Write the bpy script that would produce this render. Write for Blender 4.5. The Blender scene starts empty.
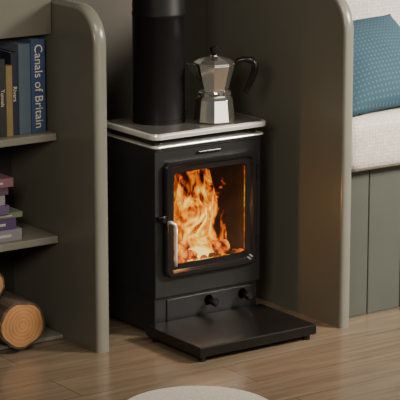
import bpy, bmesh, math, random
from mathutils import Vector, Matrix
random.seed(7)
scene = bpy.context.scene
COL = scene.collection

# ---------------- materials ----------------
def new_mat(name):
    m = bpy.data.materials.new(name); m.use_nodes = True
    nt = m.node_tree; nt.nodes.clear()
    out = nt.nodes.new('ShaderNodeOutputMaterial')
    return m, nt, out

def principled(name, color, rough=0.5, metal=0.0, var=0.08, scale=8.0, bump=0.0, bscale=60.0, coat=0.0, stretch=(1,1,1), spec=0.5, dist=0.002):
    m, nt, out = new_mat(name)
    b = nt.nodes.new('ShaderNodeBsdfPrincipled')
    nt.links.new(b.outputs[0], out.inputs[0])
    b.inputs['Roughness'].default_value = rough
    b.inputs['Metallic'].default_value = metal
    b.inputs['Coat Weight'].default_value = coat
    b.inputs['Specular IOR Level'].default_value = spec
    tc = nt.nodes.new('ShaderNodeTexCoord')
    mp = nt.nodes.new('ShaderNodeMapping'); mp.inputs['Scale'].default_value = stretch
    nt.links.new(tc.outputs['Object'], mp.inputs[0])
    n = nt.nodes.new('ShaderNodeTexNoise'); n.inputs['Scale'].default_value = scale; n.inputs['Detail'].default_value = 4
    nt.links.new(mp.outputs[0], n.inputs['Vector'])
    r = nt.nodes.new('ShaderNodeValToRGB')
    r.color_ramp.elements[0].position = 0.3; r.color_ramp.elements[1].position = 0.7
    r.color_ramp.elements[0].color = (*[c*(1-var) for c in color], 1)
    r.color_ramp.elements[1].color = (*[min(1, c*(1+var)) for c in color], 1)
    nt.links.new(n.outputs['Fac'], r.inputs[0]); nt.links.new(r.outputs[0], b.inputs['Base Color'])
    if bump > 0:
        n2 = nt.nodes.new('ShaderNodeTexNoise'); n2.inputs['Scale'].default_value = bscale; n2.inputs['Detail'].default_value = 3
        nt.links.new(mp.outputs[0], n2.inputs['Vector'])
        bp = nt.nodes.new('ShaderNodeBump'); bp.inputs['Strength'].default_value = bump; bp.inputs['Distance'].default_value = dist
        nt.links.new(n2.outputs['Fac'], bp.inputs['Height']); nt.links.new(bp.outputs[0], b.inputs['Normal'])
    return m

M_panel = principled('sage_painted_panel', (0.125,0.123,0.099), 0.36, var=0.05, scale=3, bump=0.04, bscale=40)
M_trim = principled('sage_edge_trim', (0.19,0.19,0.16), 0.26, var=0.04, scale=5)
M_wall = principled('warm_grey_wall', (0.06,0.055,0.044), 0.5, var=0.06, scale=2)
M_shelf = principled('shelf_board_paint', (0.24,0.235,0.2), 0.45, var=0.04)
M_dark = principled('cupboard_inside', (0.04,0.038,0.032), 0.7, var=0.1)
M_iron = principled('stove_black_iron', (0.019,0.0205,0.022), 0.33, var=0.1, scale=30, bump=0.10, bscale=220, dist=0.001)
M_gloss = principled('door_gloss_black', (0.010,0.010,0.011), 0.2, var=0.1)
M_flue = principled('flue_matt_black', (0.004,0.004,0.0045), 0.5, var=0.15, scale=10, spec=0.22)
M_steel = principled('brushed_steel', (0.90,0.89,0.86), 0.24, metal=0.5, var=0.03, stretch=(1,20,1))
M_top = principled('hotplate_grey', (0.45,0.44,0.42), 0.22, metal=0.85, var=0.06, stretch=(2,30,1), scale=12)
M_alu = principled('moka_aluminium', (0.86,0.84,0.80), 0.10, metal=0.96, var=0.03)
M_bake = principled('black_bakelite', (0.006,0.006,0.006), 0.25, var=0.1, spec=0.4)
M_slate = principled('hearth_black', (0.008,0.0075,0.007), 0.3, var=0.2, scale=12, spec=0.35)
M_fire = principled('firebox_soot', (0.04,0.02,0.011), 0.8, var=0.3, scale=30)
M_bark = principled('log_bark', (0.06,0.04,0.028), 0.9, var=0.5, scale=30, bump=1.0, bscale=45, dist=0.01, stretch=(1,0.3,1))
M_green = principled('seat_base_green', (0.068,0.076,0.066), 0.5, var=0.06, scale=4)

def log_end():
    m, nt, out = new_mat('log_end_grain')
    b = nt.nodes.new('ShaderNodeBsdfPrincipled'); nt.links.new(b.outputs[0], out.inputs[0]); b.inputs['Roughness'].default_value=0.8
    tc = nt.nodes.new('ShaderNodeTexCoord')
    w = nt.nodes.new('ShaderNodeTexWave'); w.wave_type='RINGS'; w.rings_direction='Y'
    w.inputs['Scale'].default_value=28; w.inputs['Distortion'].default_value=2.5; w.inputs['Detail'].default_value=2
    nt.links.new(tc.outputs['Object'], w.inputs['Vector'])
    r = nt.nodes.new('ShaderNodeValToRGB')
    r.color_ramp.elements[0].color=(0.40,0.18,0.06,1); r.color_ramp.elements[1].color=(0.50,0.25,0.09,1)
    nt.links.new(w.outputs['Fac'], r.inputs[0])
    n = nt.nodes.new('ShaderNodeTexNoise'); n.inputs['Scale'].default_value=18
    nt.links.new(tc.outputs['Object'], n.inputs['Vector'])
    mx = nt.nodes.new('ShaderNodeMixRGB'); mx.blend_type='MULTIPLY'; mx.inputs[0].default_value=0.6
    nt.links.new(r.outputs[0], mx.inputs[1]); nt.links.new(n.outputs['Fac'], mx.inputs[2])
    nt.links.new(mx.outputs[0], b.inputs['Base Color'])
    return m
M_logend = log_end()

def floor_mat():
    m, nt, out = new_mat('oak_plank_floor')
    b = nt.nodes.new('ShaderNodeBsdfPrincipled'); nt.links.new(b.outputs[0], out.inputs[0])
    b.inputs['Roughness'].default_value=0.2
    tc = nt.nodes.new('ShaderNodeTexCoord')
    br = nt.nodes.new('ShaderNodeTexBrick'); br.offset=0.37
    br.inputs['Scale'].default_value=1.0; br.inputs['Brick Width'].default_value=1.25; br.inputs['Row Height'].default_value=0.17
    br.inputs['Mortar Size'].default_value=0.0013; br.inputs['Bias'].default_value=0.0
    br.inputs['Color1'].default_value=(0.18,0.137,0.096,1); br.inputs['Color2'].default_value=(0.215,0.165,0.118,1); br.inputs['Mortar'].default_value=(0.09,0.065,0.048,1)
    nt.links.new(tc.outputs['Object'], br.inputs['Vector'])
    mp = nt.nodes.new('ShaderNodeMapping'); mp.inputs['Scale'].default_value=(1.2,16,1)
    nt.links.new(tc.outputs['Object'], mp.inputs[0])
    n = nt.nodes.new('ShaderNodeTexNoise'); n.inputs['Scale'].default_value=2.6; n.inputs['Detail'].default_value=8; n.inputs['Distortion'].default_value=0.7
    nt.links.new(mp.outputs[0], n.inputs['Vector'])
    r = nt.nodes.new('ShaderNodeValToRGB'); r.color_ramp.elements[0].position=.3; r.color_ramp.elements[1].position=.7
    r.color_ramp.elements[0].color=(0.70,0.68,0.66,1); r.color_ramp.elements[1].color=(1.08,1.07,1.05,1)
    nt.links.new(n.outputs['Fac'], r.inputs[0])
    mx = nt.nodes.new('ShaderNodeMixRGB'); mx.blend_type='MULTIPLY'; mx.inputs[0].default_value=1
    nt.links.new(br.outputs['Color'], mx.inputs[1]); nt.links.new(r.outputs[0], mx.inputs[2])
    nt.links.new(mx.outputs[0], b.inputs['Base Color'])
    bp = nt.nodes.new('ShaderNodeBump'); bp.inputs['Strength'].default_value=0.08; bp.inputs['Distance'].default_value=0.002
    nt.links.new(n.outputs['Fac'], bp.inputs['Height']); nt.links.new(bp.outputs[0], b.inputs['Normal'])
    return m
M_floor = floor_mat()

def weave_mat(name, color, scale=220, strength=0.6):
    m, nt, out = new_mat(name)
    b = nt.nodes.new('ShaderNodeBsdfPrincipled'); nt.links.new(b.outputs[0], out.inputs[0]); b.inputs['Roughness'].default_value=0.9
    b.inputs['Specular IOR Level'].default_value=0.15
    tc = nt.nodes.new('ShaderNodeTexCoord')
    v = nt.nodes.new('ShaderNodeTexVoronoi'); v.inputs['Scale'].default_value=scale; v.inputs['Randomness'].default_value=0.35
    nt.links.new(tc.outputs['Object'], v.inputs['Vector'])
    r = nt.nodes.new('ShaderNodeValToRGB')
    r.color_ramp.elements[0].color=(*color,1); r.color_ramp.elements[1].color=(*[c*0.6 for c in color],1); r.color_ramp.elements[1].position=0.85
    nt.links.new(v.outputs['Distance'], r.inputs[0]); nt.links.new(r.outputs[0], b.inputs['Base Color'])
    bp = nt.nodes.new('ShaderNodeBump'); bp.invert=True; bp.inputs['Strength'].default_value=strength; bp.inputs['Distance'].default_value=0.002
    nt.links.new(v.outputs['Distance'], bp.inputs['Height']); nt.links.new(bp.outputs[0], b.inputs['Normal'])
    return m
M_seat = weave_mat('cream_woven_fabric', (0.76,0.73,0.65), 95)
M_back = weave_mat('pale_backrest_fabric', (0.70,0.68,0.63), 95)
M_disc = weave_mat('pale_disc_weave', (0.62,0.60,0.55), 90)

def dotted_mat():
    m, nt, out = new_mat('blue_stitched_fabric')
    b = nt.nodes.new('ShaderNodeBsdfPrincipled'); nt.links.new(b.outputs[0], out.inputs[0]); b.inputs['Roughness'].default_value=0.9
    b.inputs['Specular IOR Level'].default_value=0.1
    tc = nt.nodes.new('ShaderNodeTexCoord')
    sc = nt.nodes.new('ShaderNodeVectorMath'); sc.operation='MULTIPLY'; sc.inputs[1].default_value=(70,70,0)
    nt.links.new(tc.outputs['Object'], sc.inputs[0])
    fr = nt.nodes.new('ShaderNodeVectorMath'); fr.operation='FRACTION'; nt.links.new(sc.outputs[0], fr.inputs[0])
    ds = nt.nodes.new('ShaderNodeVectorMath'); ds.operation='DISTANCE'; ds.inputs[1].default_value=(0.5,0.5,0)
    nt.links.new(fr.outputs[0], ds.inputs[0])
    r = nt.nodes.new('ShaderNodeValToRGB'); r.color_ramp.elements[0].position=0.10; r.color_ramp.elements[1].position=0.3
    r.color_ramp.elements[0].color=(0.075,0.125,0.165,1); r.color_ramp.elements[1].color=(0.038,0.078,0.112,1)
    nt.links.new(ds.outputs['Value'], r.inputs[0]); nt.links.new(r.outputs[0], b.inputs['Base Color'])
    return m
M_blue = dotted_mat()

def flame_mat(name, lo, strength, seed, xr=(0.21,0.29), ztop=0.50):
    m, nt, out = new_mat(name)
    L=nt.links.new
    tc = nt.nodes.new('ShaderNodeTexCoord')
    mp = nt.nodes.new('ShaderNodeMapping'); mp.inputs['Scale'].default_value=(1.4,1.4,0.8); mp.inputs['Location'].default_value=(seed,seed*2,0)
    L(tc.outputs['Object'], mp.inputs[0])
    n = nt.nodes.new('ShaderNodeTexNoise'); n.inputs['Scale'].default_value=9; n.inputs['Detail'].default_value=3; n.inputs['Distortion'].default_value=2.0
    n.inputs['Roughness'].default_value=0.55
    L(mp.outputs[0], n.inputs['Vector'])
    def math_(op,a,b=None,c=None):
        k=nt.nodes.new('ShaderNodeMath'); k.operation=op
        for i,v in enumerate((a,b,c)):
            if v is None: continue
            if isinstance(v,(int,float)): k.inputs[i].default_value=v
            else: L(v,k.inputs[i])
        return k.outputs[0]
    d=math_('ABSOLUTE',math_('SUBTRACT',n.outputs['Fac'],0.5))
    vein=math_('SUBTRACT',1.0,math_('MULTIPLY',d,6.0))
    n2 = nt.nodes.new('ShaderNodeTexNoise'); n2.inputs['Scale'].default_value=8; n2.inputs['Detail'].default_value=2; n2.inputs['Distortion'].default_value=1.2
    L(mp.outputs[0], n2.inputs['Vector'])
    base=math_('ADD',math_('MULTIPLY',vein,0.42),math_('MULTIPLY',math_('SUBTRACT',n2.outputs['Fac'],0.5),1.9))
    base=math_('ADD',base,0.36)
    sx = nt.nodes.new('ShaderNodeSeparateXYZ'); L(tc.outputs['Object'], sx.inputs[0])
    def mr(src,a,b,c,e):
        k=nt.nodes.new('ShaderNodeMapRange'); L(src,k.inputs[0])
        for i,v in enumerate((a,b,c,e)): k.inputs[i+1].default_value=v
        return k.outputs[0]
    hz=mr(sx.outputs[2],0.2,ztop,0.24,-0.18)
    hx=mr(sx.outputs[0],xr[0],xr[1],0.0,-0.6)
    val=math_('ADD',math_('ADD',base,hz),hx)
    r = nt.nodes.new('ShaderNodeValToRGB'); cr=r.color_ramp
    cr.elements[0].position=0.25; cr.elements[0].color=(0.08,0.006,0.0,1)
    cr.elements[1].position=1.0; cr.elements[1].color=(1,0.74,0.20,1)
    for p,c in ((0.42,(0.45,0.03,0.0005,1)),(0.54,(0.95,0.11,0.001,1)),(0.67,(1.0,0.25,0.002,1)),(0.82,(1.0,0.46,0.012,1))):
        e=cr.elements.new(p); e.color=c
    L(val, r.inputs[0])
    em = nt.nodes.new('ShaderNodeEmission')
    L(mr(val,0.4,1.0,strength*0.5,strength*1.5), em.inputs[1])
    L(r.outputs[0], em.inputs[0])
    al=mr(val,lo,lo+0.15,0,1)
    tr = nt.nodes.new('ShaderNodeBsdfTransparent')
    mx = nt.nodes.new('ShaderNodeMixShader')
    L(al, mx.inputs[0]); L(tr.outputs[0], mx.inputs[1]); L(em.outputs[0], mx.inputs[2])
    L(mx.outputs[0], out.inputs[0])
    return m
M_flameA = flame_mat('flame_front', 0.50, 1.55, 0.3, (0.19,0.30))
M_flameB = flame_mat('flame_middle', 0.42, 1.1, 3.1, (0.22,0.32))
M_flameC = flame_mat('flame_back', 0.30, 0.6, 7.7, (0.23,0.35), 0.56)

def ember_mat():
    m, nt, out = new_mat('glowing_charred_wood')
    tc = nt.nodes.new('ShaderNodeTexCoord')
    n = nt.nodes.new('ShaderNodeTexNoise'); n.inputs['Scale'].default_value=38; n.inputs['Detail'].default_value=4
    nt.links.new(tc.outputs['Object'], n.inputs['Vector'])
    r = nt.nodes.new('ShaderNodeValToRGB'); cr=r.color_ramp
    cr.elements[0].position=0.40; cr.elements[0].color=(0.012,0.006,0.003,1)
    cr.elements[1].position=0.62; cr.elements[1].color=(1.0,0.40,0.03,1)
    e=cr.elements.new(0.49); e.color=(0.6,0.06,0.002,1)
    nt.links.new(n.outputs['Fac'], r.inputs[0])
    b = nt.nodes.new('ShaderNodeBsdfPrincipled'); b.inputs['Base Color'].default_value=(0.03,0.018,0.01,1); b.inputs['Roughness'].default_value=0.9
    nt.links.new(r.outputs[0], b.inputs['Emission Color']); b.inputs['Emission Strength'].default_value=1.6
    nt.links.new(b.outputs[0], out.inputs[0]); return m
M_char=ember_mat()

def glass_mat():
    m, nt, out = new_mat('stove_glass')
    tr = nt.nodes.new('ShaderNodeBsdfTransparent'); tr.inputs[0].default_value=(0.93,0.92,0.9,1)
    gl = nt.nodes.new('ShaderNodeBsdfGlossy'); gl.inputs['Roughness'].default_value=0.05
    fr = nt.nodes.new('ShaderNodeFresnel'); fr.inputs[0].default_value=1.45
    mx = nt.nodes.new('ShaderNodeMixShader')
    nt.links.new(fr.outputs[0], mx.inputs[0]); nt.links.new(tr.outputs[0], mx.inputs[1]); nt.links.new(gl.outputs[0], mx.inputs[2])
    nt.links.new(mx.outputs[0], out.inputs[0]); return m
M_glass = glass_mat()

# ---------------- mesh helpers ----------------
def finish(name, bm, mats, parent=None, smooth=False, bevel=0, seg=2, loc=None, rot=None):
    bmesh.ops.recalc_face_normals(bm, faces=bm.faces)
    me = bpy.data.meshes.new(name); bm.to_mesh(me); bm.free()
    if not isinstance(mats,(list,tuple)): mats=[mats]
    for m in mats: me.materials.append(m)
    ob = bpy.data.objects.new(name, me); COL.objects.link(ob)
    if smooth:
        for p in me.polygons: p.use_smooth=True
    if bevel>0:
        md=ob.modifiers.new('bevel','BEVEL'); md.width=bevel; md.segments=seg; md.limit_method='ANGLE'; md.angle_limit=math.radians(40)
    if loc: ob.location=loc
    if rot: ob.rotation_euler=rot
    if parent: ob.parent=parent
    return ob

def addbox(bm, x0,x1,y0,y1,z0,z1, mi=0):
    vs=[bm.verts.new((x,y,z)) for z in (z0,z1) for y in (y0,y1) for x in (x0,x1)]
    for idx in ((0,2,3,1),(4,5,7,6),(0,1,5,4),(2,6,7,3),(0,4,6,2),(1,3,7,5)):
        f=bm.faces.new([vs[i] for i in idx]); f.material_index=mi
    return vs
def box(name,x0,x1,y0,y1,z0,z1,mat,parent=None,bevel=0.0,seg=2):
    bm=bmesh.new(); addbox(bm,x0,x1,y0,y1,z0,z1); return finish(name,bm,mat,parent,bevel=bevel,seg=seg)
def empty(name,loc=(0,0,0)):
    e=bpy.data.objects.new(name,None); COL.objects.link(e); e.empty_display_size=0.05; e.location=loc; return e

def rrect(x0,x1,z0,z1,r,n=8):
    pts=[]
    for cx,cz,a0 in ((x1-r,z1-r,0),(x0+r,z1-r,90),(x0+r,z0+r,180),(x1-r,z0+r,270)):
        for i in range(n+1):
            a=math.radians(a0+90*i/n); pts.append((cx+r*math.cos(a),cz+r*math.sin(a)))
    return pts
def ring_profile(bm, loops):
    L=[[bm.verts.new(p) for p in l] for l in loops]
    n=len(L[0])
    for a in range(len(L)):
        A=L[a]; B=L[(a+1)%len(L)]
        for i in range(n):
            bm.faces.new((A[i],A[(i+1)%n],B[(i+1)%n],B[i]))
def prism(bm, pts, f, d0, d1):
    A=[bm.verts.new(f(p,d0)) for p in pts]; B=[bm.verts.new(f(p,d1)) for p in pts]
    bm.faces.new(A); bm.faces.new(B[::-1])
    n=len(pts)
    for i in range(n): bm.faces.new((A[i],B[i],B[(i+1)%n],A[(i+1)%n]))
def lathe(bm, prof, n=32, c=(0,0,0), off=0.0, cap=True):
    rings=[]
    for r,z in prof:
        rings.append([bm.verts.new((c[0]+r*math.cos(2*math.pi*(i+off)/n), c[1]+r*math.sin(2*math.pi*(i+off)/n), c[2]+z)) for i in range(n)])
    for a,b in zip(rings,rings[1:]):
        for i in range(n): bm.faces.new((a[i],a[(i+1)%n],b[(i+1)%n],b[i]))
    if cap:
        bm.faces.new(rings[0][::-1]); bm.faces.new(rings[-1])
def cyl_between(bm, p0, p1, r0, r1=None, n=20):
    if r1 is None: r1=r0
    p0=Vector(p0); p1=Vector(p1); d=(p1-p0).normalized()
    q=d.to_track_quat('Z','Y'); R=[]
    for p,r in ((p0,r0),(p1,r1)):
        R.append([bm.verts.new(p+q@Vector((r*math.cos(2*math.pi*i/n),r*math.sin(2*math.pi*i/n),0))) for i in range(n)])
    for i in range(n): bm.faces.new((R[0][i],R[0][(i+1)%n],R[1][(i+1)%n],R[1][i]))
    bm.faces.new(R[0][::-1]); bm.faces.new(R[1])
def sweep(bm, pts, rad, n=10):
    pts=[Vector(p) for p in pts]; R=[]
    up=Vector((0.3,0.9,0.1))
    for i,p in enumerate(pts):
        t=(pts[min(i+1,len(pts)-1)]-pts[max(i-1,0)]).normalized()
        s=t.cross(up).normalized(); u=s.cross(t).normalized()
        a,b=rad[i] if isinstance(rad,list) else rad
        R.append([bm.verts.new(p+s*a*math.cos(2*math.pi*k/n)+u*b*math.sin(2*math.pi*k/n)) for k in range(n)])
    for A,B in zip(R,R[1:]):
        for k in range(n): bm.faces.new((A[k],A[(k+1)%n],B[(k+1)%n],B[k]))
    bm.faces.new(R[0][::-1]); bm.faces.new(R[-1])

# ---------------- room ----------------
box('floor',-3.8,3.0,-5.2,0.6,-0.05,0.0,M_floor)
box('wall_back',-1.6,2.2,0.46,0.52,0.0,2.1,M_wall)

def partition(name,x0,x1,yf,top=1.02,R=0.14):
    e=empty(name)
    yb=0.458
    pts=[(yb,0.0),(yb,top)]
    cy=yf+R; cz=top-R
    for i in range(15):
        a=math.radians(90+90*i/14); pts.append((cy+R*math.cos(a),cz+R*math.sin(a)))
    pts.append((yf,0.0))
    bm=bmesh.new(); prism(bm,pts,lambda p,d:(d,p[0],p[1]),x0+0.0008,x1-0.0008)
    finish('board',bm,M_panel,e)
    path=[(yb,top)]+pts[2:]
    w=x1-x0; cm=(x0+x1)/2
    bm=bmesh.new(); rings=[]
    sec=[(-w/2,-0.004)]+[(-w/2*math.cos(math.radians(t)),0.009*math.sin(math.radians(t))) for t in range(0,181,20)]+[(w/2,-0.004)]
    for i,(y,z) in enumerate(path):
        a=path[max(i-1,0)]; b=path[min(i+1,len(path)-1)]
        ty,tz=b[0]-a[0],b[1]-a[1]; L=math.hypot(ty,tz); ny,nz=tz/L,-ty/L
        if i==len(path)-1: ny,nz=-1,0
        if i==0: ny,nz=0,1
        rings.append([bm.verts.new((cm+s[0],y+ny*s[1],z+nz*s[1])) for s in sec])
    for A,B in zip(rings,rings[1:]):
        for k in range(len(sec)):
            bm.faces.new((A[k],A[(k+1)%len(sec)],B[(k+1)%len(sec)],B[k]))
    bm.faces.new(rings[0]); bm.faces.new(rings[-1][::-1])
    o=finish('edge_moulding',bm,M_trim,e,smooth=True)
    md=o.modifiers.new('es','EDGE_SPLIT'); md.split_angle=math.radians(50)
    return e
partition('partition_panel',-0.222,-0.180,-0.030,0.992,0.10)
partition('partition_panel',0.508,0.543,-0.235,1.012,0.12)

# ---- left shelf unit
sh=empty('bookshelf')
SX0,SX1=-1.25,-0.224
box('upper_fascia',SX0,SX1,0.19,0.21,0.900,1.5,M_panel,sh,0.002)
box('shelf_upper',SX0,SX1,0.17,0.44,0.592,0.614,M_shelf,sh,0.003)
box('shelf_lower',SX0,SX1,0.17,0.44,0.286,0.308,M_shelf,sh,0.003)
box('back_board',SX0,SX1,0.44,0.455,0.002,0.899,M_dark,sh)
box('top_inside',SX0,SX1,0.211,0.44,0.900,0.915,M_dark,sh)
box('floor_plinth',SX0,SX1,0.15,0.44,0.001,0.012,M_shelf,sh,0.002)
box('side_board',SX0-0.03,SX0,0.17,0.455,0.0,1.5,M_panel,sh)

# ---- books
def cm(name,c,r=0.5): return principled(name,c,r,var=0.06,scale=20)
PAGES=principled('book_pages',(0.6,0.54,0.42),0.9,var=0.15,scale=30,stretch=(20,1,1))
def upright_book(parent,x0,x1,y0,z0,h,d,c,title=None,tcol=(0.75,0.7,0.6),i=0,ts=0.8):
    bm=bmesh.new()
    t=0.0025
    addbox(bm,x0,x1,y0,y0+t,z0,z0+h,0)
    addbox(bm,x0,x0+t,y0+t,y0+d,z0,z0+h,0)
    addbox(bm,x1-t,x1,y0+t,y0+d,z0,z0+h,0)
    addbox(bm,x0+t,x1-t,y0+t,y0+d-0.005,z0+0.003,z0+h-0.004,1)
    finish('volume_%d'%i,bm,[cm('cover_%d'%i,c,0.35),PAGES],parent,bevel=0.0008)
    if title:
        fc=bpy.data.curves.new('t','FONT'); fc.body=title; fc.size=(x1-x0)*ts; fc.align_x='CENTER'; fc.align_y='CENTER'; fc.extrude=0.0003
        fc.materials.append(cm('title_ink_%d'%i,tcol))
        o=bpy.data.objects.new('title_%d'%i,fc); COL.objects.link(o); o.parent=parent
        o.matrix_world=Matrix.Translation(((x0+x1)/2,y0-0.0005,z0+h/2))@Matrix.Rotation(math.radians(90),4,'X')@Matrix.Rotation(math.radians(-90),4,'Z')
bk=empty('row_of_books')
x=-0.242; z=0.6145
specs=[(0.046,0.272,(0.05,0.085,0.19),'Canals of Britain'),(0.038,0.262,(0.10,0.14,0.18),None),(0.022,0.24,(0.02,0.025,0.05),'Rivers'),(0.020,0.205,(0.28,0.21,0.09),None),
       (0.020,0.225,(0.03,0.035,0.04),'Tunnels'),(0.018,0.19,(0.35,0.3,0.2),None),(0.026,0.22,(0.25,0.05,0.05),'Wood Fires'),(0.03,0.245,(0.04,0.07,0.06),None),(0.03,0.26,(0.3,0.27,0.2),None),(0.028,0.21,(0.1,0.05,0.1),None)]
for i,(w,h,c,t) in enumerate(specs):
    upright_book(bk,x-w,x,0.200+0.004*(i%3),z,h,0.17,c,t,i=i); x-=w+0.001
st=empty('stack_of_books')
zz=0.3085
flat=[(0.034,-0.335,(0.27,0.25,0.30)),(0.030,-0.350,(0.10,0.06,0.17)),(0.016,-0.325,(0.17,0.22,0.15)),(0.026,-0.375,(0.15,0.10,0.22)),(0.028,-0.385,(0.32,0.29,0.34)),(0.024,-0.37,(0.13,0.08,0.13)),(0.026,-0.36,(0.25,0.12,0.15))]
for i,(h,xr,c) in enumerate(flat):
    bm=bmesh.new(); w=0.24; y0=0.19+0.006*(i%3); d=0.17; t=0.0022
    addbox(bm,xr-w,xr,y0,y0+t,zz,zz+h,0); addbox(bm,xr-w,xr,y0+t,y0+d,zz,zz+t,0); addbox(bm,xr-w,xr,y0+t,y0+d,zz+h-t,zz+h,0)
    addbox(bm,xr-w+0.004,xr-0.004,y0+t,y0+d-0.005,zz+t,zz+h-t,1)
    finish('volume_%d'%i,bm,[cm('flat_cover_%d'%i,c,0.4),PAGES],st,bevel=0.0006)
    bm=bmesh.new(); addbox(bm,xr-0.12,xr-0.035,y0-0.0004,y0,zz+h*0.38,zz+h*0.62)
    finish('title_band_%d'%i,bm,cm('band_%d'%i,(0.55,0.5,0.5)),st)
    zz+=h+0.0005

# ---- logs
def log(name,cx,cz,r,y0,y1):
    bm=bmesh.new(); n=40; rings=[]
    ph=random.random()*6
    for k in range(9):
        y=y0+(y1-y0)*k/8; R=[]
        for i in range(n):
            a=2*math.pi*i/n; rr=r*(1+0.05*math.sin(2*a+ph)+0.03*math.sin(5*a+ph*2)+0.012*random.uniform(-1,1))
            rr=min(rr,r*1.06)
            R.append(bm.verts.new((rr*math.cos(a),y,rr*math.sin(a))))
        rings.append(R)
    for A,B in zip(rings,rings[1:]):
        for i in range(n): bm.faces.new((A[i],A[(i+1)%n],B[(i+1)%n],B[i]))
    for R,d in ((rings[0],-1),(rings[-1],1)):
        inner=[bm.verts.new((v.co.x*0.9,v.co.y+d*0.002,v.co.z*0.9)) for v in R]
        for i in range(n): bm.faces.new((R[i],R[(i+1)%n],inner[(i+1)%n],inner[i]))
        f=bm.faces.new(inner); f.material_index=1
    lowest=min(v.co.z for v in bm.verts)
    return finish(name,bm,[M_bark,M_logend],loc=(cx,0,cz if cz else 0.0125-lowest))
log('firewood_log',-0.398,None,0.073,0.09,0.40)
log('firewood_log',-0.585,None,0.071,0.13,0.40)
log('firewood_log',-0.492,0.200,0.064,0.14,0.40)

# ---------------- stove ----------------
W,D,H=0.38,0.257,0.560
sv=empty('wood_burning_stove')
bm=bmesh.new()
addbox(bm,0,0.006,0.0,D,0.12,H); addbox(bm,W-0.006,W,0.0,D,0.12,H)
addbox(bm,0.006,W-0.006,D-0.006,D,0.12,H)
addbox(bm,0.006,W-0.006,0.0,D-0.006,H-0.012,H); addbox(bm,0.006,W-0.006,0.0,D-0.006,0.12,0.135)
finish('body_shell',bm,M_iron,sv,bevel=0.0015)
bm=bmesh.new()
def face_ring(bm,o,i,y0,y1,r,ri):
    O=rrect(*o,r); I=rrect(*i,ri)
    ring_profile(bm,[[(x,y1,z) for x,z in O],[(x,y0,z) for x,z in O],[(x,y0,z) for x,z in I],[(x,y1,z) for x,z in I]])
face_ring(bm,(0.0,W,0.12,H),(0.04,W-0.04,0.195,0.505),-0.004,0.0,0.003,0.02)
finish('front_plate',bm,M_iron,sv,bevel=0.001)
bm=bmesh.new()
O=(0.026,0.354,0.180,0.527)
def lp(x0,x1,z0,z1,r,y): return [(x,y,z) for x,z in rrect(x0,x1,z0,z1,r)]
ring_profile(bm,[lp(*O,0.022,-0.004),lp(*O,0.022,-0.019),lp(0.030,0.350,0.184,0.523,0.02,-0.024),
    lp(0.039,0.341,0.193,0.514,0.018,-0.024),lp(0.045,0.335,0.201,0.507,0.016,-0.015),lp(0.060,0.320,0.217,0.492,0.014,-0.013),lp(0.060,0.320,0.217,0.492,0.014,-0.004)])
finish('door_frame',bm,M_gloss,sv,smooth=False)
bm=bmesh.new(); prism(bm,rrect(0.061,0.319,0.218,0.491,0.013),lambda p,d:(p[0],d,p[1]),-0.010,-0.006)
finish('door_glass',bm,M_glass,sv)
box('top_air_slider',0.15,0.23,-0.012,-0.0045,0.540,0.546,M_gloss,sv,0.001)
bm=bmesh.new()
cyl_between(bm,(0.362,-0.012,0.44),(0.362,-0.012,0.48),0.006); cyl_between(bm,(0.362,-0.012,0.22),(0.362,-0.012,0.26),0.006)
finish('hinge_pins',bm,M_gloss,sv,smooth=False)
bm=bmesh.new(); addbox(bm,0.004,0.03,-0.02,-0.0045,0.352,0.368); cyl_between(bm,(0.014,-0.0201,0.36),(0.014,-0.034,0.36),0.008)
finish('latch',bm,M_gloss,sv,bevel=0.001)
bm=bmesh.new()
sweep(bm,[(0.030,-0.028,0.352),(0.036,-0.04,0.352),(0.043,-0.046,0.345),(0.044,-0.047,0.33),(0.044,-0.047,0.25),(0.044,-0.046,0.222)],(0.005,0.005),12)
finish('handle_rod',bm,M_steel,sv,smooth=True)
bm=bmesh.new(); addbox(bm,0.004,W-0.004,0.006,D-0.004,0.008,0.119)
finish('base_box',bm,M_iron,sv,bevel=0.002)
bm=bmesh.new()
for fx in (0.02,W-0.05):
    for fy in (0.02,D-0.05): addbox(bm,fx,fx+0.03,fy,fy+0.03,0.0,0.0079)
finish('feet',bm,M_iron,sv)
for i,(kx) in enumerate((0.195,0.320)):
    bm=bmesh.new(); cyl_between(bm,(kx,0.0045,0.085),(kx,-0.020,0.085),0.0045)
    cyl_between(bm,(kx,-0.0201,0.085),(kx,-0.036,0.085),0.012,0.013); cyl_between(bm,(kx,-0.0361,0.085),(kx,-0.041,0.085),0.013,0.009)
    cyl_between(bm,(kx,0.0045,0.085),(kx,0.002,0.085),0.016,0.016)
    finish('air_knob_%d'%(i+1),bm,M_gloss,sv,smooth=False)
bm=bmesh.new(); addbox(bm,0.045,W-0.012,0.002,0.0055,0.02,0.108)
finish('ash_pan_strip',bm,M_iron,sv,bevel=0.0015)
bm=bmesh.new(); addbox(bm,0.007,0.02,0.001,D-0.03,0.136,0.545); addbox(bm,W-0.02,W-0.007,0.001,D-0.03,0.136,0.545); addbox(bm,0.007,W-0.007,D-0.029,D-0.007,0.136,0.545)
finish('fire_bricks',bm,M_fire,sv)
bm=bmesh.new(); addbox(bm,0.021,W-0.021,0.0005,D-0.031,0.136,0.19)
finish('grate',bm,M_fire,sv)
bm=bmesh.new(); cyl_between(bm,(0.05,0.045,0.220),(0.30,0.06,0.224),0.022,0.02,14); cyl_between(bm,(0.06,0.15,0.222),(0.31,0.13,0.222),0.022,0.02,14); cyl_between(bm,(0.12,0.04,0.250),(0.29,0.13,0.256),0.018,0.016,14)
finish('burning_logs',bm,M_char,sv,smooth=True)
bm=bmesh.new(); rnd=random.Random(4)
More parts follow.
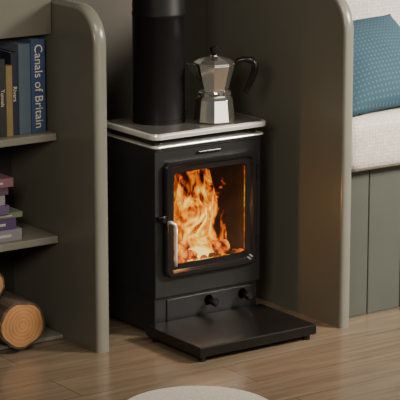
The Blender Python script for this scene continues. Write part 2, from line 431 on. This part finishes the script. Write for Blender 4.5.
for k in range(90):
    s=rnd.uniform(0.008,0.016)
    mt=Matrix.Translation((rnd.uniform(0.04,0.34),rnd.uniform(0.012,0.2),0.194+s*0.9+rnd.uniform(0,0.008)))@Matrix.Rotation(rnd.uniform(0,3),4,(rnd.random(),rnd.random(),1))@Matrix.Diagonal((s*1.3,s,s*0.9,1))
    bmesh.ops.create_icosphere(bm,subdivisions=1,radius=1,matrix=mt)
finish('ember_bed',bm,M_char,sv)
def curtain(name,mat,y,xa,xb,zt,seed):
    rnd=random.Random(seed); bm=bmesh.new(); NX=60; NZ=30
    ph=[rnd.uniform(0,6.28) for _ in range(6)]
    grid=[]
    for i in range(NX+1):
        u=i/NX; x=xa+(xb-xa)*u
        top=zt*(0.80+0.14*math.sin(u*17+ph[0])+0.09*math.sin(u*31+ph[1]))
        col=[]
        for j in range(NZ+1):
            v=j/NZ
            xx=x+0.012*math.sin(v*7+ph[2]+u*3)*v
            yy=y+0.014*math.sin(u*8+v*4+ph[3])+0.008*math.sin(v*9+ph[4])
            xx=min(max(xx,0.022),W-0.022)
            col.append(bm.verts.new((xx,yy,0.192+top*v)))
        grid.append(col)
    for i in range(NX):
        for j in range(NZ): bm.faces.new((grid[i][j],grid[i+1][j],grid[i+1][j+1],grid[i][j+1]))
    return finish(name,bm,mat,sv,smooth=True)
curtain('flames_front',M_flameA,0.030,0.028,0.30,0.30,3)
curtain('flames_middle',M_flameB,0.085,0.026,0.33,0.34,5)
curtain('flames_back',M_flameC,0.165,0.026,0.35,0.345,9)

# top plates
bm=bmesh.new()
prism(bm,rrect(-0.004,W+0.004,-0.008,D+0.004,0.012),lambda p,d:(p[0],p[1],d),0.5605,0.569)
finish('lid_casting',bm,M_iron,sv,bevel=0.002)
bm=bmesh.new(); prism(bm,rrect(-0.008,W+0.012,-0.014,D+0.004,0.018),lambda p,d:(p[0],p[1],d),0.5695,0.5755)
finish('lower_steel_plate',bm,M_steel,sv,bevel=0.002)
bm=bmesh.new(); prism(bm,rrect(0.006,W-0.006,0.004,D-0.004,0.012),lambda p,d:(p[0],p[1],d),0.576,0.5955)
finish('spacer',bm,M_gloss,sv)
bm=bmesh.new(); prism(bm,rrect(-0.016,W+0.018,-0.024,D+0.006,0.028),lambda p,d:(p[0],p[1],d),0.596,0.612)
finish('hotplate_rim',bm,M_steel,sv,bevel=0.004,seg=3)
bm=bmesh.new(); prism(bm,rrect(-0.006,W+0.008,-0.014,D-0.004,0.022),lambda p,d:(p[0],p[1],d),0.6121,0.6135)
finish('hotplate_surface',bm,M_top,sv)
PT=0.6137
bm=bmesh.new(); FX,FY=0.125,0.16
lathe(bm,[(0.079,PT),(0.079,PT+0.012),(0.0775,PT+0.013),(0.0775,0.93),(0.079,0.932),(0.079,0.94),(0.0775,0.942),(0.0775,2.1)],48,(FX,FY,0))
o=finish('stove_flue_pipe',bm,M_flue,smooth=True); md=o.modifiers.new('es','EDGE_SPLIT'); md.split_angle=math.radians(40)

# ---------------- hearth tray ----------------
ht=empty('hearth_slab')
bm=bmesh.new(); addbox(bm,-0.038,0.382,-0.285,-0.008,0.016,0.046)
finish('slab',bm,M_slate,ht,bevel=0.003)
bm=bmesh.new()
for fx in (-0.03,0.345):
    for fy in (-0.278,-0.045): lathe(bm,[(0.012,0.0),(0.012,0.0158)],16,(fx+0.013,fy+0.013,0))
finish('feet',bm,M_slate,ht)

# ---------------- moka pot ----------------
mk=empty('moka_pot',(0.256,0.06,PT))
mk.rotation_euler=(0,0,math.radians(-35))
def fin_m(n,bm,m,**k): return finish(n,bm,m,mk,**k)
K=1.12
def sc(l): return [(r*K,z) for r,z in l]
bm=bmesh.new(); lathe(bm,sc([(0.050,0.0005),(0.055,0.004),(0.0545,0.012),(0.049,0.068),(0.044,0.076),(0.040,0.080)]),8,off=0.0)
fin_m('boiler',bm,M_alu,bevel=0.0012)
bm=bmesh.new(); lathe(bm,sc([(0.043,0.0802),(0.045,0.082),(0.045,0.090),(0.041,0.093)]),40)
fin_m('collar',bm,M_alu,smooth=False)
bm=bmesh.new(); lathe(bm,sc([(0.037,0.0932),(0.038,0.10),(0.0545,0.168),(0.0555,0.172),(0.0535,0.1735)]),8,off=0.0)
fin_m('jug',bm,M_alu,bevel=0.0012)
bm=bmesh.new(); lathe(bm,sc([(0.0555,0.1738),(0.056,0.177),(0.040,0.188),(0.012,0.196),(0.008,0.199)]),8,off=0.0)
fin_m('lid',bm,M_alu,bevel=0.001)
bm=bmesh.new(); lathe(bm,sc([(0.006,0.1992),(0.008,0.203),(0.0125,0.212),(0.012,0.222),(0.007,0.226)]),8,off=0.5)
fin_m('lid_knob',bm,M_bake)
bm=bmesh.new()
a=[bm.verts.new(p) for p in ((-0.052,-0.022,0.172),(-0.052,0.022,0.172),(-0.050,0.010,0.125),(-0.050,-0.010,0.125),(-0.085,0.0,0.174),(-0.056,0,0.128))]
for f in ((0,4,1),(0,3,5,4),(1,4,5,2),(3,2,5),(0,1,2,3)): bm.faces.new([a[i] for i in f])
fin_m('spout',bm,M_alu,bevel=0.001)
bm=bmesh.new()
sweep(bm,[(0.060,0,0.170),(0.070,0,0.182),(0.088,0,0.187),(0.108,0,0.184),(0.121,0,0.170),(0.119,0,0.15),(0.110,0,0.125),(0.099,0,0.10),(0.093,0,0.086)],
   [(0.007,0.008),(0.008,0.009),(0.009,0.010),(0.011,0.012),(0.012,0.012),(0.011,0.011),(0.010,0.010),(0.009,0.009),(0.006,0.007)],8)
fin_m('handle',bm,M_bake,smooth=True)

# ---------------- bench seat ----------------
be=empty('bench_seat')
x=0.545; i=0
bm=bmesh.new(); addbox(bm,0.545,1.9,-0.150,0.455,0.0,0.455); finish('carcass',bm,M_green,be)
while x<1.85:
    i+=1; box('tongue_board_%d'%i,x+0.0015,x+0.1285,-0.162,-0.1505,0.0,0.455,M_green,be,0.003); x+=0.13
def cushion_box(name,x0,x1,y0,y1,z0,z1,mat,parent=None,r=0.04):
    bm=bmesh.new(); addbox(bm,x0,x1,y0,y1,z0,z1)
    bmesh.ops.bevel(bm,geom=bm.edges[:],offset=r,segments=5,affect='EDGES',profile=0.6)
    return finish(name,bm,mat,parent,smooth=True)
cushion_box('seat_cushion',0.548,1.9,-0.215,0.452,0.457,0.625,M_seat,r=0.05)
cushion_box('backrest_cushion',0.548,1.9,0.215,0.452,0.627,1.35,M_back,r=0.05)

def pillow(name,w,h,t,mat,mw):
    bm=bmesh.new(); N=28; V={}
    for s in (1,-1):
        for i in range(N+1):
            for j in range(N+1):
                u=-1+2*i/N; v=-1+2*j/N
                edge=(i in(0,N) or j in (0,N))
                if edge and s==-1: V[s,i,j]=V[1,i,j]; continue
                th=t*((1-abs(u)**2.4)*(1-abs(v)**2.4))**0.55
                px=w/2*u*(1-0.07*(1-v*v)); py=h/2*v*(1-0.07*(1-u*u))
                z=s*th/2+0.002*math.sin(u*9+v*4)*(1-abs(u))*(1-abs(v))
                V[s,i,j]=bm.verts.new((px,py,z))
    for s in (1,-1):
        for i in range(N):
            for j in range(N):
                bm.faces.new((V[s,i,j],V[s,i+1,j],V[s,i+1,j+1],V[s,i,j+1]))
    zs=[(mw@v.co).z for v in bm.verts]
    mw=Matrix.Translation((0,0,0.627-min(zs)))@mw
    o=finish(name,bm,mat,smooth=True); o.matrix_world=mw; return o
mw=Matrix.Translation((0.765,-0.045,0.78))@Matrix.Rotation(math.radians(40),4,'X')@Matrix.Rotation(math.radians(3),4,'Z')
pillow('throw_pillow',0.42,0.36,0.15,M_blue,mw)

# ---------------- pale round disc ----------------
bm=bmesh.new(); lathe(bm,[(0.205,0.0005),(0.212,0.004),(0.212,0.010),(0.204,0.015)],64)
finish('pale_disc',bm,M_disc,smooth=False,bevel=0.002,loc=(-0.30,-0.65,0))  # thin pale disc with a weave texture, lying on the floor

# ---------------- lights ----------------
def area(name,loc,tgt,size,power,color,sy=None,spread=180):
    l=bpy.data.lights.new(name,'AREA'); l.energy=power; l.color=color; l.size=size
    if sy: l.shape='RECTANGLE'; l.size_y=sy
    l.spread=math.radians(spread)
    o=bpy.data.objects.new(name,l); COL.objects.link(o); o.location=loc
    o.rotation_euler=(Vector(tgt)-Vector(loc)).to_track_quat('-Z','Y').to_euler(); return o
area('window_light_key',(-2.2,-2.4,1.7),(0,0,0.5),0.7,38,(1.0,0.87,0.70))
area('seat_fill_light',(1.9,-1.9,1.9),(0.95,-0.1,0.6),0.6,30,(1.0,0.9,0.76),spread=70)  # added lamp, narrow spread, brightens the bench cushions
area('pot_reflection_light',(0.75,-3.1,0.75),(0.26,0.06,0.68),1.0,8,(1.0,0.92,0.8))  # lamp added so the moka pot facets mirror something bright
area('overhead_light',(0.1,-1.6,2.4),(0.0,-0.6,0.0),0.6,7,(1.0,0.88,0.72),spread=100)  # area lamp overhead, aimed down at the floor before the stove
fl=bpy.data.lights.new('fire_glow','POINT'); fl.energy=4.5; fl.color=(1,0.42,0.10); fl.shadow_soft_size=0.03
o=bpy.data.objects.new('fire_glow',fl); COL.objects.link(o); o.location=(0.16,-0.001,0.32)
w=bpy.data.worlds.new('World'); scene.world=w; w.use_nodes=True
w.node_tree.nodes['Background'].inputs[0].default_value=(0.88,0.85,0.78,1); w.node_tree.nodes['Background'].inputs[1].default_value=0.10

# ---------------- camera ----------------
th=math.radians(35); p=math.radians(13)
r=Vector((math.cos(th),-math.sin(th),0)); fh=Vector((math.sin(th),math.cos(th),0))
F=math.cos(p)*fh-math.sin(p)*Vector((0,0,1)); U=math.sin(p)*fh+math.cos(p)*Vector((0,0,1))
C=0.133*r+0.407*U-6.2*F
cam=bpy.data.cameras.new('camera'); cam.sensor_width=36; cam.lens=36*2100/400
co=bpy.data.objects.new('camera',cam); COL.objects.link(co)
R=Matrix((r,U,-F)).transposed()
co.matrix_world=Matrix.Translation(C)@R.to_4x4()
scene.camera=co
